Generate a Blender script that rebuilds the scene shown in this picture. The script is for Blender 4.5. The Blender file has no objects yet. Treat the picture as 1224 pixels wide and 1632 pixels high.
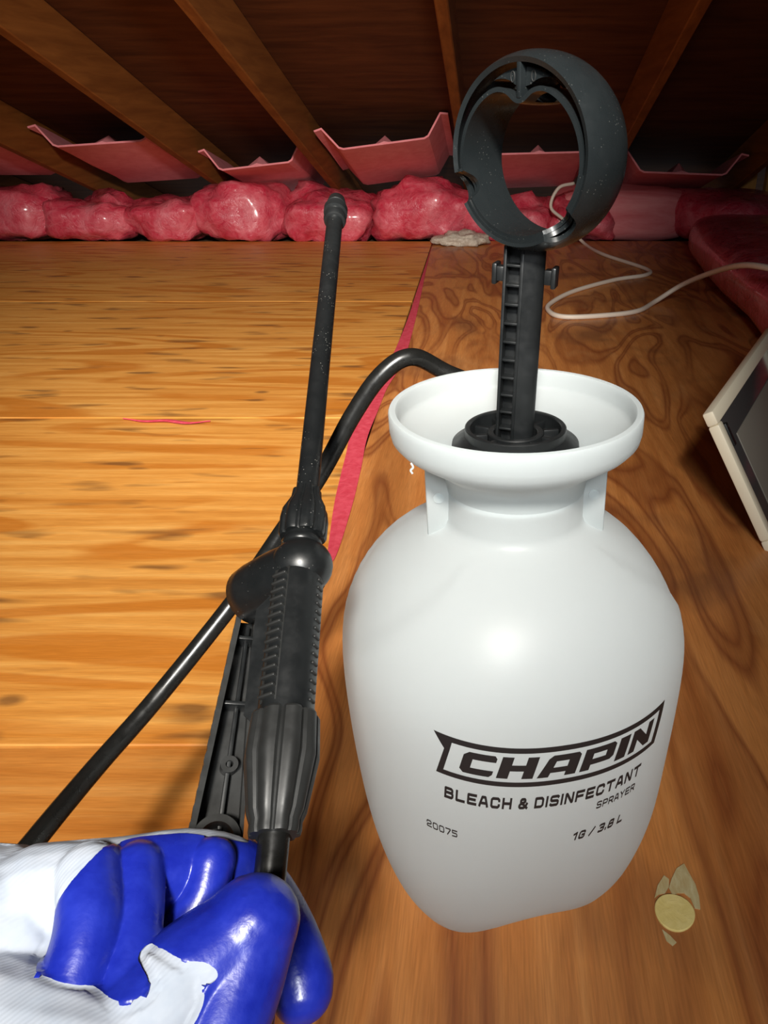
import bpy, bmesh, math, random
from math import sin, cos, pi, radians, sqrt, atan2, exp
from mathutils import Vector, Matrix, noise
random.seed(7)
scene = bpy.context.scene
COL = scene.collection

# ------------------------------------------------------------------ camera
F, CX, CY, EYE, PITCH = 1180.0, 790.0, 816.0, 0.433, radians(28)
cam_d = bpy.data.cameras.new('camera'); cam = bpy.data.objects.new('camera', cam_d); COL.objects.link(cam)
cam_d.sensor_fit = 'VERTICAL'; cam_d.sensor_height = 36; cam_d.sensor_width = 27
cam_d.lens = F/1632*36; cam_d.shift_x = -(CX-612)/1632; cam_d.clip_start = 0.01
cam.location = (0, 0, EYE); cam.rotation_euler = (pi/2-PITCH, 0, 0)
scene.camera = cam
# ------------------------------------------------------------------ world, lamp, exposure
w = bpy.data.worlds.new('attic'); scene.world = w; w.use_nodes = True
w.node_tree.nodes['Background'].inputs[0].default_value = (0.9, 0.95, 1.0, 1)
w.node_tree.nodes['Background'].inputs[1].default_value = 0.14
def spot(name, loc, aim, power, angle, blend, radius, col):
    d = bpy.data.lights.new(name, 'SPOT'); o = bpy.data.objects.new(name, d); COL.objects.link(o)
    d.energy = power; d.spot_size = radians(angle); d.spot_blend = blend; d.shadow_soft_size = radius; d.color = col
    o.location = loc; o.rotation_euler = (Vector(aim)-Vector(loc)).to_track_quat('-Z', 'Y').to_euler()
    return o
LAMP = (0.0, -0.55, 1.10)
spot('head_lamp_beam', LAMP, (-0.50, 1.18, 0), 175, 56, 1.0, 0.07, (1.0, 0.95, 0.87))
spot('low_fill', (0.05, -0.55, 0.80), (0.20, 0.72, 0.02), 26, 108, 1.0, 0.08, (0.95, 0.99, 1.0))  # invented fill spot that brightens the tank's lower front and the right side
spot('far_floor_fill', LAMP, (-0.70, 2.50, 0), 270, 48, 1.0, 0.07, (1.0, 0.95, 0.87))  # extra spot added at the head lamp to lift the distant floor and insulation
vs = scene.view_settings
vs.view_transform = 'Standard'; vs.look = 'None'; vs.exposure = 0.0; vs.gamma = 1.0; vs.use_curve_mapping = False

# ------------------------------------------------------------------ pixel helpers (real depth or real plane)
FW = Vector((0, cos(PITCH), -sin(PITCH))); UP = Vector((0, sin(PITCH), cos(PITCH))); RT = Vector((1, 0, 0)); CAM = Vector((0, 0, EYE))
def U(px, py, d): return CAM + d*(FW + (px-CX)/F*RT + (CY-py)/F*UP)
def UZ(px, py, z=0.0):
    v = U(px, py, 1)-CAM; return CAM + v*((z-EYE)/v.z)
def UY(px, py, y):
    v = U(px, py, 1)-CAM; return CAM + v*(y/v.y)
def PJ(p):
    d = p-CAM; D = d.dot(FW); return CX+F*d.x/D, CY-F*d.dot(UP)/D

# ------------------------------------------------------------------ materials
def mat(name, base=(.5,.5,.5), rough=.5, spec=.5, **kw):
    m = bpy.data.materials.new(name); m.use_nodes = True
    b = m.node_tree.nodes['Principled BSDF']
    b.inputs['Base Color'].default_value = (*base, 1); b.inputs['Roughness'].default_value = rough
    b.inputs['Specular IOR Level'].default_value = spec
    for k, v in kw.items(): b.inputs[k.replace('_', ' ')].default_value = v
    return m
class G:
    """tiny node-graph helper"""
    def __init__(s, m): s.m = m; s.t = m.node_tree; s.b = s.t.nodes['Principled BSDF']
    def n(s, typ, ins=None, **at):
        nd = s.t.nodes.new(typ)
        for k, v in at.items(): setattr(nd, k, v)
        for k, v in (ins or {}).items():
            if isinstance(v, bpy.types.NodeSocket): s.t.links.new(v, nd.inputs[k])
            else: nd.inputs[k].default_value = v
        return nd
    def co(s, scale=(1,1,1), loc=(0,0,0), rot=(0,0,0), kind='Object'):
        tc = s.n('ShaderNodeTexCoord')
        return s.n('ShaderNodeMapping', {'Vector': tc.outputs[kind], 'Scale': scale, 'Location': loc, 'Rotation': rot}).outputs[0]
    def noise(s, vec, scale=5, detail=4, rough=.5, dist=0): return s.n('ShaderNodeTexNoise', {'Vector': vec, 'Scale': scale, 'Detail': detail, 'Roughness': rough, 'Distortion': dist}).outputs['Fac']
    def ramp(s, fac, stops):
        r = s.n('ShaderNodeValToRGB', {'Fac': fac}); e = r.color_ramp.elements
        while len(e) < len(stops): e.new(.5)
        for k, (p, c) in enumerate(stops): e[k].position = p; e[k].color = (*c, 1) if len(c) == 3 else c
        return r.outputs['Color']
    def mix(s, fac, a, b, typ='MIX'):
        nd = s.n('ShaderNodeMix', data_type='RGBA', blend_type=typ)
        for k, v in ((0, fac), (6, a), (7, b)):
            if isinstance(v, bpy.types.NodeSocket): s.t.links.new(v, nd.inputs[k])
            else: nd.inputs[k].default_value = v if k == 0 or len(v) == 4 else (*v, 1)
        return nd.outputs[2]
    def set(s, name, sock): s.t.links.new(sock, s.b.inputs[name])
    def bump(s, h, strength=.2, dist=.002):
        s.set('Normal', s.n('ShaderNodeBump', {'Height': h, 'Strength': strength, 'Distance': dist}).outputs[0])
BW = lambda a, b: [(a, (0,0,0)), (b, (1,1,1))]

def contour(g, vec, scale, freq, dist=.3, detail=1.0):
    """growth-ring lines of rotary-cut veneer: level lines of a smooth noise"""
    n = g.noise(vec, scale, detail, .45, dist)
    sn = g.n('ShaderNodeMath', {0: g.n('ShaderNodeMath', {0: n, 1: freq}, operation='MULTIPLY').outputs[0]}, operation='SINE').outputs[0]
    return g.n('ShaderNodeMath', {0: sn, 1: .5, 2: .5}, operation='MULTIPLY_ADD').outputs[0]
def ply_light(name='light_plywood', k=(1, 1, 1), off=0):
    m = mat(name, rough=.42); g = G(m)
    streak = g.noise(g.co((1.3, 26, 1)), 2.2, 6, .6, .4)
    base = g.ramp(streak, [(.28, (.54,.195,.030)), (.5, (.70,.30,.058)), (.72, (.80,.41,.105))])
    cl = contour(g, g.co((.42, 2.6, 1), (.7+off, off, 0)), 2.0, 60, .5)
    patch = g.ramp(g.noise(g.co((1.1, 2.6, 1)), 2.4, 3, .55, .5), BW(.40, .54))
    fig = g.mix(g.ramp(cl, BW(.55, .84)), (0,0,0), patch)
    col = g.mix(g.mix(.78, (0,0,0), fig), base, (.52,.160,.015))
    dash = g.ramp(g.noise(g.co((5.5, 24, 1), (3.1, 1.7, 0)), 1.25, 2, .5, .25), BW(.60, .71))
    col = g.mix(g.mix(.75, (0,0,0), dash), col, (.16,.065,.020))
    kn = g.n('ShaderNodeTexVoronoi', {'Vector': g.co((4.2, 7.5, 1), (.4, .2, 0)), 'Scale': 1.0}).outputs['Distance']
    col = g.mix(g.mix(.7, (0,0,0), g.ramp(kn, [(.03, (1,1,1)), (.07, (0,0,0))])), col, (.13,.05,.018))
    fine = g.ramp(g.noise(g.co((12, 260, 1)), 3, 3, .6), [(.3, tuple(.84*q for q in k)), (.7, tuple(1.08*q for q in k))])
    g.set('Base Color', g.mix(1, col, fine, 'MULTIPLY'))
    g.set('Roughness', g.ramp(streak, [(.3, (.38,)*3), (.7, (.55,)*3)])); g.bump(streak, .12, .002)
    return m
def ply_dark():
    m = mat('dark_plywood', rough=.4); g = G(m)
    streak = g.noise(g.co((26, 1.6, 1)), 2.2, 6, .6, .5)
    base = g.ramp(streak, [(.28, (.48,.165,.042)), (.5, (.56,.21,.055)), (.75, (.65,.27,.080))])
    cl = contour(g, g.co((2.9, .75, 1), (.35, .2, 0)), 2.3, 46, .7, 1.5)
    line = g.ramp(cl, [(.0, (0,0,0)), (.45, (.10,)*3), (.86, (1,1,1)), (1, (.55,)*3)])
    patch = g.ramp(g.noise(g.co((1.4, .7, 1), (2, 1, 0)), 3.0, 2, .5, .4), [(.32, (.35,)*3), (.5, (1,1,1))])
    col = g.mix(g.mix(.80, (0,0,0), g.mix(line, (0,0,0), patch)), base, (.22,.053,.015))
    blot = g.ramp(g.noise(g.co((2.6, 2.0, 1), (5, 2, 0)), 2.1, 3, .55, .3), BW(.54, .70))
    col = g.mix(g.mix(.6, (0,0,0), blot), col, (.14,.054,.025))
    pale = g.ramp(g.noise(g.co((5, 2.2, 1), (1, 8, 0)), 2.0, 4, .6, .4), BW(.60, .72))
    col = g.mix(g.mix(.4, (0,0,0), pale), col, (.56,.27,.10))
    fine = g.ramp(g.noise(g.co((240, 10, 1)), 3, 3, .6), [(.3, (.80,.80,.80)), (.7, (1.1,1.1,1.1))])
    g.set('Base Color', g.mix(1, col, fine, 'MULTIPLY'))
    g.set('Roughness', g.ramp(streak, [(.3, (.34,)*3), (.7, (.52,)*3)])); g.bump(streak, .12, .002)
    return m
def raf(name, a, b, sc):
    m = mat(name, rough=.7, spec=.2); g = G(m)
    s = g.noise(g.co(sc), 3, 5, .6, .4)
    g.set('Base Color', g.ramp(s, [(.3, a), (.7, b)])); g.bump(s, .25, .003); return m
def plastic_black(name, base, rough, speck=.0):
    m = mat(name, base, rough); g = G(m)
    nz = g.noise(g.co((60, 60, 60)), 2.0, 4, .6)
    g.set('Roughness', g.ramp(nz, [(.3, (rough-.1,)*3), (.7, (rough+.12,)*3)]))
    if speck:
        v = g.n('ShaderNodeTexVoronoi', {'Vector': g.co((1, 1, 1)), 'Scale': 620.0}).outputs['Distance']
        msk = g.mix(g.ramp(g.noise(g.co((70, 70, 70), (3, 3, 3)), 1.3, 2), BW(.50, .62)), (0,0,0), g.ramp(v, [(.10, (1,1,1)), (.17, (0,0,0))]))
        g.set('Base Color', g.mix(g.mix(speck, (0,0,0), msk), base, (.34,.33,.30)))
    g.bump(nz, .08, .0006); return m
def hdpe():
    """thin milky polyethylene wall: part of the light scatters through it"""
    m = mat('white_polyethylene', (.67,.725,.735), .40, .45); g = G(m)
    nz = g.noise(g.co((1, 1, 1)), 900, 2, .5); bp = g.n('ShaderNodeBump', {'Height': nz, 'Strength': .05, 'Distance': .0004}).outputs[0]
    g.set('Normal', bp)
    tr = g.n('ShaderNodeBsdfTranslucent', {'Color': (.93,.96,.965,1), 'Normal': bp}).outputs[0]
    mx = g.n('ShaderNodeMixShader', {0: .55, 1: g.b.outputs[0], 2: tr}).outputs[0]
    g.t.links.new(mx, g.t.nodes['Material Output'].inputs['Surface'])
    return m
def film():
    m = mat('pink_plastic_film', rough=.3, Coat_Weight=.6, Coat_Roughness=.15); g = G(m)
    n1 = g.noise(g.co((1, 1, 1)), 7, 5, .6, .6); n2 = g.noise(g.co((1, 1, 1), (4, 4, 4)), 26, 5, .65, 1.2)
    c = g.ramp(n1, [(.30, (.44,.014,.04)), (.5, (.62,.035,.075)), (.72, (.78,.22,.26))])
    g.set('Base Color', g.mix(.25, c, g.ramp(n2, [(.35, (.35,.01,.03)), (.7, (.85,.30,.33))])))
    g.set('Roughness', g.ramp(n2, [(.35, (.2,)*3), (.65, (.5,)*3)])); g.bump(n2, .55, .012)
    return m
def vinyl_blue():
    m = mat('blue_rubber', (.012,.030,.40), .3, .6); g = G(m)
    n1 = g.noise(g.co((1, 1, 1)), 90, 3, .6); n2 = g.noise(g.co((1, 1, 1)), 700, 2, .5)
    g.set('Base Color', g.ramp(n1, [(.3, (.008,.016,.27)), (.72, (.014,.030,.38))]))
    g.set('Roughness', g.ramp(n1, [(.3, (.22,)*3), (.7, (.40,)*3)])); g.bump(n2, .12, .0006); return m
def knit():
    m = mat('white_knit', (.74,.79,.86), .9, .15); g = G(m)
    wv = g.n('ShaderNodeTexWave', {'Vector': g.co((1, 1, 1), rot=(0, 0, .6)), 'Scale': 260.0, 'Distortion': 1.5}).outputs['Fac']
    n = g.noise(g.co((1, 1, 1)), 60, 4, .6)
    g.set('Base Color', g.ramp(n, [(.3, (.40,.45,.53)), (.7, (.53,.56,.62))])); g.bump(wv, .10, .0004); return m
M = dict(
    ply1=ply_light(), ply3=ply_light('reddish_plywood', (.80, .70, .66), 2.3), ply2=ply_dark(),
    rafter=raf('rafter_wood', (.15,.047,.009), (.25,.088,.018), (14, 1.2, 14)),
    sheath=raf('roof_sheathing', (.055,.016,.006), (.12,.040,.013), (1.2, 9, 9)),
    stud=raf('stud_wood', (.46,.20,.05), (.62,.31,.09), (14, 14, 1.4)),
    joist=mat('joist_wood', (.12,.06,.025), .8),
    black=plastic_black('black_plastic', (.007,.008,.0085), .40), blackwet=plastic_black('black_plastic_dusty', (.007,.008,.0085), .34, .55),
    grey=plastic_black('worn_black_plastic', (.016,.0165,.016), .46), ring=plastic_black('handle_plastic', (.010,.0125,.0135), .28, .18),
    hose=plastic_black('hose_rubber', (.008,.008,.0075), .28),
    hdpe=hdpe(), ink=mat('black_ink', (.012,.011,.012), .5), inkgrey=mat('grey_ink', (.03,.028,.028), .5),
    film=film(), foam=raf('pink_foam', (.70,.20,.22), (.80,.28,.30), (9, 9, 9)), kraft=raf('pale_pink_facing', (.66,.15,.17), (.80,.30,.31), (2, 20, 8)),
    strip=raf('pink_film_strip', (.50,.035,.06), (.64,.08,.115), (30, 30, 30)), fluff=raf('white_fluff', (.36,.29,.22), (.62,.55,.46), (40, 40, 40)), blue=vinyl_blue(), knit=knit(),
    cord=mat('cord_vinyl', (.66,.57,.48), .5), frame=mat('cream_vinyl', (.80,.72,.55), .45), glass=mat('dark_glass', (.055,.05,.05), .12), panel=mat('grey_panel', (.20,.18,.15), .5),
    metal=mat('screw_metal', (.6,.6,.6), .3, Metallic=1.0), putty=raf('yellow_filler', (.66,.50,.16), (.76,.60,.24), (40, 40, 40)), smear=raf('dry_putty', (.44,.31,.13), (.56,.47,.26), (90, 30, 40)),
)

# ------------------------------------------------------------------ mesh helpers
ORG = {}
def tag(o, label=None, cat=None, group=None, kind=None):
    for k, v in (('label', label), ('category', cat), ('group', group), ('kind', kind)):
        if v: o[k] = v
    return o
def empty(name, loc, label=None, cat=None, group=None, kind=None):
    o = bpy.data.objects.new(name, None); COL.objects.link(o); o.location = loc; o.empty_display_size = .05
    ORG[o.name] = Vector(loc); return tag(o, label, cat, group, kind)
def obj(name, bm, m, parent=None, smooth=True, sharp=35, mods=()):
    """links a bmesh given in world coordinates as one object with its origin at its own base"""
    vs_ = [v.co for v in bm.verts]
    lo = Vector([min(v[k] for v in vs_) for k in range(3)]); hi = Vector([max(v[k] for v in vs_) for k in range(3)])
    org = Vector(((lo.x+hi.x)/2, (lo.y+hi.y)/2, lo.z))
    bmesh.ops.translate(bm, verts=bm.verts, vec=-org)
    me = bpy.data.meshes.new(name); bm.to_mesh(me); bm.free()
    for mm in (m if isinstance(m, (list, tuple)) else [m]): me.materials.append(mm)
    if smooth:
        me.shade_smooth()
        if sharp: me.set_sharp_from_angle(angle=radians(sharp))
    o = bpy.data.objects.new(name, me); COL.objects.link(o); ORG[o.name] = org
    o.location = org
    if parent is not None: o.parent = parent; o.location = org-ORG[parent.name]
    return o
def NB(): return bmesh.new()
def add_grid(bm, rows, closed_u=False, closed_v=False, caps=False):
    """rows: list of lists of points"""
    V = [[bm.verts.new(p) for p in r] for r in rows]; n = len(V); k = len(V[0])
    for i in range(n if closed_v else n-1):
        for j in range(k if closed_u else k-1):
            bm.faces.new((V[i][j], V[i][(j+1) % k], V[(i+1) % n][(j+1) % k], V[(i+1) % n][j]))
    if caps:
        bm.faces.new(list(reversed(V[0]))); bm.faces.new(V[-1])
    return V
def frame_from(z, hint):
    z = z.normalized(); y = (hint-z*hint.dot(z)).normalized(); x = y.cross(z).normalized()
    return Matrix((x, y, z)).transposed()
def add_lathe(bm, prof, M4, n=32, flute=None, caps=True):
    rows = []
    for (r, z) in prof:
        rows.append([M4 @ Vector(((r*(flute(2*pi*j/n, z) if flute else 1))*cos(2*pi*j/n), (r*(flute(2*pi*j/n, z) if flute else 1))*sin(2*pi*j/n), z)) for j in range(n)])
    return add_grid(bm, rows, closed_u=True, caps=caps)
def add_box(bm, M4, c, s, bev=0.0, taper=None):
    c = Vector(c); vs_ = []
    for sx in (-.5, .5):
        for sy in (-.5, .5):
            for sz in (-.5, .5):
                t = (taper if (taper and sz > 0) else 1)
                vs_.append(bm.verts.new(M4 @ (c+Vector((sx*s[0]*t, sy*s[1]*t, sz*s[2])))))
    fs = [(0,1,3,2), (4,6,7,5), (0,4,5,1), (2,3,7,6), (0,2,6,4), (1,5,7,3)]
    F_ = [bm.faces.new([vs_[k] for k in f]) for f in fs]
    if bev:
        ed = list({e for f in F_ for e in f.edges}); bmesh.ops.bevel(bm, geom=ed, offset=bev, segments=2, profile=.5, affect='EDGES')
def fixn(bm): bmesh.ops.recalc_face_normals(bm, faces=bm.faces); return bm
def catmull(pts, sub=8):
    P = [Vector(p) for p in pts]; P = [2*P[0]-P[1]]+P+[2*P[-1]-P[-2]]; out = []
    for i in range(1, len(P)-2):
        for k in range(sub):
            t = k/sub; a, b, c, d = P[i-1:i+3]
            out.append(.5*((2*b)+(c-a)*t+(2*a-5*b+4*c-d)*t*t+(3*b-a-3*c+d)*t**3))
    out.append(P[-2]); return out
def add_tube(bm, pts, r, n=12, caps=True):
    """r: number or list (one radius per point)"""
    R = r if isinstance(r, (list, tuple)) else [r]*len(pts)
    rows = []; nrm = None
    for i, p in enumerate(pts):
        t = (pts[min(i+1, len(pts)-1)]-pts[max(i-1, 0)]).normalized()
        if nrm is None: nrm = t.orthogonal().normalized()
        nrm = (nrm-t*nrm.dot(t)).normalized(); b = t.cross(nrm)
        rows.append([p+R[i]*(cos(2*pi*j/n)*nrm+sin(2*pi*j/n)*b) for j in range(n)])
    add_grid(bm, rows, closed_u=True, caps=caps)
def add_sphere(bm, M4, r, nu=20, nv=12):
    rows = [[M4 @ (r*Vector((sin(pi*(i)/nv)*cos(2*pi*j/nu), sin(pi*i/nv)*sin(2*pi*j/nu), cos(pi*i/nv)))) for j in range(nu)] for i in range(1, nv)]
    V = add_grid(bm, rows, closed_u=True)
    a = bm.verts.new(M4 @ Vector((0, 0, r))); b = bm.verts.new(M4 @ Vector((0, 0, -r)))
    for j in range(nu):
        bm.faces.new((a, V[0][j], V[0][(j+1) % nu])); bm.faces.new((b, V[-1][(j+1) % nu], V[-1][j]))
def add_prism(bm, poly, M4, z0, z1):
    a = [bm.verts.new(M4 @ Vector((p[0], p[1], z0))) for p in poly]; b = [bm.verts.new(M4 @ Vector((p[0], p[1], z1))) for p in poly]; n = len(poly)
    bm.faces.new(list(reversed(a))); bm.faces.new(b)
    for i in range(n): bm.faces.new((a[i], a[(i+1) % n], b[(i+1) % n], b[i]))
I4 = Matrix.Identity(4)
def MX(org, R): return Matrix.Translation(org) @ R.to_4x4()

# ------------------------------------------------------------------ floor: plywood sheets on joists
b = NB(); add_box(b, I4, (-.3, 1.3, -.10), (4.6, 4.4, .16)); floor = obj('floor', fixn(b), M['joist'], smooth=False); tag(floor, 'dark joist layer under the plywood sheets of the attic floor', kind='structure')
SEAM = lambda y: -.17-.0258*y                   # the long seam between pale and dark plywood
def sheet(quad, m, label, z=-.001, t=.016):
    b = NB(); P = [Vector((x, y, 0)) for x, y in quad]
    add_prism(b, [(p.x, p.y) for p in P], I4, z-t, z)
    fixn(b); bmesh.ops.bevel(b, geom=[e for e in b.edges], offset=.0012, segments=1, affect='EDGES')
    o = obj('plywood_sheet', b, m, floor, smooth=False); o['label'] = label; return o
g_ = .002
ys = [-.9, .425, 1.145, 2.02, 3.12]
for i in range(4):
    y0, y1 = ys[i]+g_, ys[i+1]-g_*.5
    sheet([(-2.5, y0), (SEAM(y0)-g_, y0), (SEAM(y1)-g_, y1), (-2.5, y1)], M['ply3' if i == 0 else 'ply1'], ['reddish near plywood sheet', 'bright honey plywood sheet in the light', 'honey plywood sheet with short dark streaks', 'far plywood sheet below the pink insulation'][i])
sheet([(SEAM(-.9)+g_, -.9), (1.9, -.9), (1.9, 3.12), (SEAM(3.12)+g_, 3.12)], M['ply2'], 'dark brown plywood sheet with swirling grain under the sprayer', z=0)

# ------------------------------------------------------------------ roof: sheathing with rafters below it
SL = .329
def under(y): return .18+SL*(3.3-y)            # underside of the rafters
RA = math.atan(SL)
RR = Matrix.Rotation(-RA, 4, 'X')
def slope_box(bm, x0, x1, y0, y1, dz0, dz1):
    pts = []
    for (x, y, dz) in ((x0,y0,dz0),(x1,y0,dz0),(x1,y1,dz0),(x0,y1,dz0),(x0,y0,dz1),(x1,y0,dz1),(x1,y1,dz1),(x0,y1,dz1)):
        pts.append(bm.verts.new((x, y, under(y)+dz)))
    for f in ((3,2,1,0),(4,5,6,7),(0,1,5,4),(1,2,6,5),(2,3,7,6),(3,0,4,7)): bm.faces.new([pts[k] for k in f])
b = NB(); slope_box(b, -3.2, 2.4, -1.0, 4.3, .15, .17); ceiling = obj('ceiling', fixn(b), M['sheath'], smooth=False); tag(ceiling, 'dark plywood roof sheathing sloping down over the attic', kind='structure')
for nm, x, lb in (('wall_left', -2.5, 'dark board wall closing the attic on the left'), ('wall_right', 1.9, 'dark board wall closing the attic on the right')):
    b = NB(); P = [(-.9, -.02), (3.75, -.02), (3.75, under(3.75)+.15), (-.9, under(-.9)+.15)]
    a_ = [b.verts.new((x-.01, y, z)) for y, z in P]; c_ = [b.verts.new((x+.01, y, z)) for y, z in P]
    b.faces.new(a_); b.faces.new(c_[::-1])
    for k in range(4): b.faces.new((a_[k], c_[k], c_[(k+1) % 4], a_[(k+1) % 4]))
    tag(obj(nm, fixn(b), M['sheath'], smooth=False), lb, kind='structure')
RX = [-2.20, -1.66, -1.125, -.66, -.115, .44, .985, 1.53]
for x in RX:
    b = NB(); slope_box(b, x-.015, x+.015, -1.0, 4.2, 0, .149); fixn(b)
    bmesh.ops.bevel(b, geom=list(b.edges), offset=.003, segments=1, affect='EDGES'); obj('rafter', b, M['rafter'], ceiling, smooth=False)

# ------------------------------------------------------------------ foam rafter vents
def baffle(xc, wd, y0, drop, roll, label, hgt=.075, ln=.5, yaw=0, dz=.045):
    root_org = Vector((xc, y0, under(y0)))
    hw = wd/2
    prof = [(-hw, hgt*.92), (-hw*.88, hgt), (-hw*.66, .006), (-hw*.60, 0), (hw*.60, 0), (hw*.66, .006), (hw*.88, hgt), (hw, hgt*.92)]
    Rm = Matrix.Rotation(yaw, 4, 'Z') @ Matrix.Rotation(-RA, 4, 'X') @ Matrix.Rotation(roll, 4, 'Y')
    rows = []
    for i in range(9):
        t = i/8*ln; sag = -drop*(1-i/8)**1.6
        rows.append([root_org+Rm @ Vector((x, t, z+dz+sag+.004*noise.noise((x*9+xc*7, t*6, 1)))) for x, z in prof])
    b = NB(); add_grid(b, rows); fixn(b)
    bmesh.ops.solidify(b, geom=list(b.faces), thickness=.006)
    o = obj('rafter_vent', b, M['foam'], smooth=True, sharp=25)
    b = NB(); tri = [(-.04, .003), (0, hgt*.62), (.04, .003)]; rows = []
    for i in range(9):
        t = .02+i/8*(ln-.03); sag = -drop*(1-i/8)**1.6; f = min(1, i/.9+.25)
        rows.append([root_org+Rm @ Vector((x, t, z*f+dz+sag)) for x, z in tri])
    add_grid(b, rows, closed_u=True, caps=True); obj('stiffening_ridge', fixn(b), M['foam'], o, smooth=False)
    return tag(o, label, 'rafter vent', 'pink foam rafter vents along the eave')
baffle(-1.93, .46, 2.45, .0, 0, 'pink foam rafter vent at the far left edge, seen along its side', ln=.85)
baffle(-1.375, .48, 2.86, .01, -.06, 'pink foam rafter vent on the left with a curled-up left lip')
baffle(-.895, .41, 3.04, .03, -.10, 'pink foam rafter vent just left of the wand tip')
baffle(-.385, .47, 2.86, .01, -.12, 'pink foam rafter vent between the wand tip and the pump handle')
baffle(.160, .49, 2.96, .01, -.03, 'pink foam rafter vent seen through the pump handle ring')
baffle(.71, .49, 3.08, .045, .03, 'pink foam rafter vent right of the pump handle ring')

# ------------------------------------------------------------------ insulation batts
def pillow(c, s, seed, amp=.03, fr=4.0, e=3.0, nu=40, nv=20, yaw=0, m='film', lean=0):
    bm = NB(); rows = []
    def pt(i, j):
        th = 2*pi*j/nu; ph = -pi/2+pi*i/nv
        sg = lambda v, p: math.copysign(abs(v)**p, v)
        v = Vector((sg(cos(ph), 2/e)*sg(cos(th), 2/e)*s[0]/2, sg(cos(ph), 2/e)*sg(sin(th), 2/e)*s[1]/2, sg(sin(ph), 2/e)*s[2]/2))
        q = v*fr+Vector((seed*3.7, seed*1.3, seed))
        d = noise.fractal(q, 1.0, 2.0, 3)*amp + abs(noise.noise(q*2.3))*amp*.7
        v = v+v.normalized()*d
        v = Matrix.Rotation(yaw, 3, 'Z') @ v
        return Vector(c)+v+Vector((0, 0, s[2]/2))
    for i in range(1, nv): rows.append([pt(i, j) for j in range(nu)])
    V = add_grid(bm, rows, closed_u=True)
    a = bm.verts.new(pt(0, 0)); z = bm.verts.new(pt(nv, 0))
    for j in range(nu):
        bm.faces.new((a, V[0][(j+1) % nu], V[0][j])); bm.faces.new((z, V[-1][j], V[-1][(j+1) % nu]))
    fixn(bm)
    for v in bm.verts: v.co.z = max(v.co.z, c[2])
    return bm
lump = [(-1.93, .42, .19, 'at the far left edge, under the first rafter vent'), (-1.62, .36, .17, 'left, below the second rafter'), (-1.33, .34, .16, 'below the left curled rafter vent'), (-1.02, .38, .21, 'plump and bulging, left of the wand tip'), (-.68, .40, .18, 'directly behind the wand tip'),
        (-.30, .42, .20, 'between wand tip and pump handle'), (.06, .40, .15, 'seen through the lower pump handle ring'), (.33, .34, .16, 'behind the right side of the pump handle ring')]
for k, (x, wd, hh, d) in enumerate(lump):
    o = obj('insulation_batt', pillow((x, 3.27, -.01), (wd*.96, .36, hh*.97), k+1, .05, 6.5), M['film'], sharp=0)
    tag(o, 'crumpled pink film-wrapped insulation batt '+d, 'insulation', 'pink insulation batts along the eave')
o = obj('insulation_batt', pillow((.52, 3.33, -.01), (.56, .40, .20), 21, .018, 3, 4), M['kraft'], sharp=0)
tag(o, 'pale pink smooth-faced insulation batt right of the pump handle ring', 'insulation', 'pink insulation batts along the eave')
o = obj('insulation_batt', pillow((.93, 3.22, -.01), (.46, .62, .19), 31, .03, 5, 3, yaw=.5), M['film'], sharp=0)
tag(o, 'crumpled pink insulation batt in the far right corner', 'insulation', 'pink insulation batts along the eave')
o = obj('insulation_batt', pillow((.855, 1.98, .0), (.54, 1.9, .15), 41, .022, 4, 3.6, 48, 24, yaw=-.075), M['film'], sharp=0)
tag(o, 'long red-pink insulation batt running along the right floor edge under the cord', 'insulation', 'pink insulation batts along the eave')
b = pillow((-.145, 3.03, .0), (.20, .12, .04), 51, .035, 16); o = obj('fibre_tuft', b, M['fluff'], sharp=0); tag(o, 'dirty white tuft of loose fibre on the floor behind the pump handle', 'fibre tuft')
# wooden studs, far right
for k, (x, y, wd, hh, lb) in enumerate(((1.06, 3.42, .075, .42, 'orange wooden stud beyond the corner insulation, the left one of two'), (1.17, 3.36, .10, .44, 'orange wooden stud at the right picture edge, the right one of two'))):
    b = NB(); add_box(b, I4, (x, y, hh/2), (wd, .04, hh), .003); o = obj('wall_stud', b, M['stud'], smooth=False); tag(o, lb, 'stud')

# ------------------------------------------------------------------ the sprayer
BC = Vector((.005, .331, 0)); ROT = radians(14)
SP = empty('garden_sprayer', BC, 'white one-gallon pump sprayer with black pump handle, hose and spray wand', 'sprayer')
PROF = [(0, .0485, 3.3), (.003, .0545, 3.2), (.010, .0605, 3.1), (.022, .0673, 3.0), (.045, .0765, 2.8), (.08, .0845, 2.6), (.12, .0890, 2.35), (.165, .0912, 2.25), (.190, .0905, 2.25), (.205, .0874, 2.25), (.220, .0806, 2.25), (.233, .0712, 2.2), (.243, .0600, 2.15), (.2495, .0490, 2.1), (.2535, .0410, 2.05), (.257, .0365, 2.0), (.262, .0350, 2), (.30, .0350, 2)]
def cub(z, k):
    for i in range(len(PROF)-1):
        if PROF[i][0] <= z <= PROF[i+1][0]: break
    z0, z1 = PROF[i][0], PROF[i+1][0]; t = (z-z0)/(z1-z0)
    p = lambda q: PROF[max(0, min(len(PROF)-1, q))]
    def sl(q):
        a, c = p(q-1), p(q+1); return (c[k]-a[k])/(c[0]-a[0]) if c[0] != a[0] else 0
    h = z1-z0; return (2*t**3-3*t*t+1)*p(i)[k]+(t**3-2*t*t+t)*h*sl(i)+(-2*t**3+3*t*t)*p(i+1)[k]+(t**3-t*t)*h*sl(i+1)
CR, SR = cos(ROT), sin(ROT)
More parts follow.
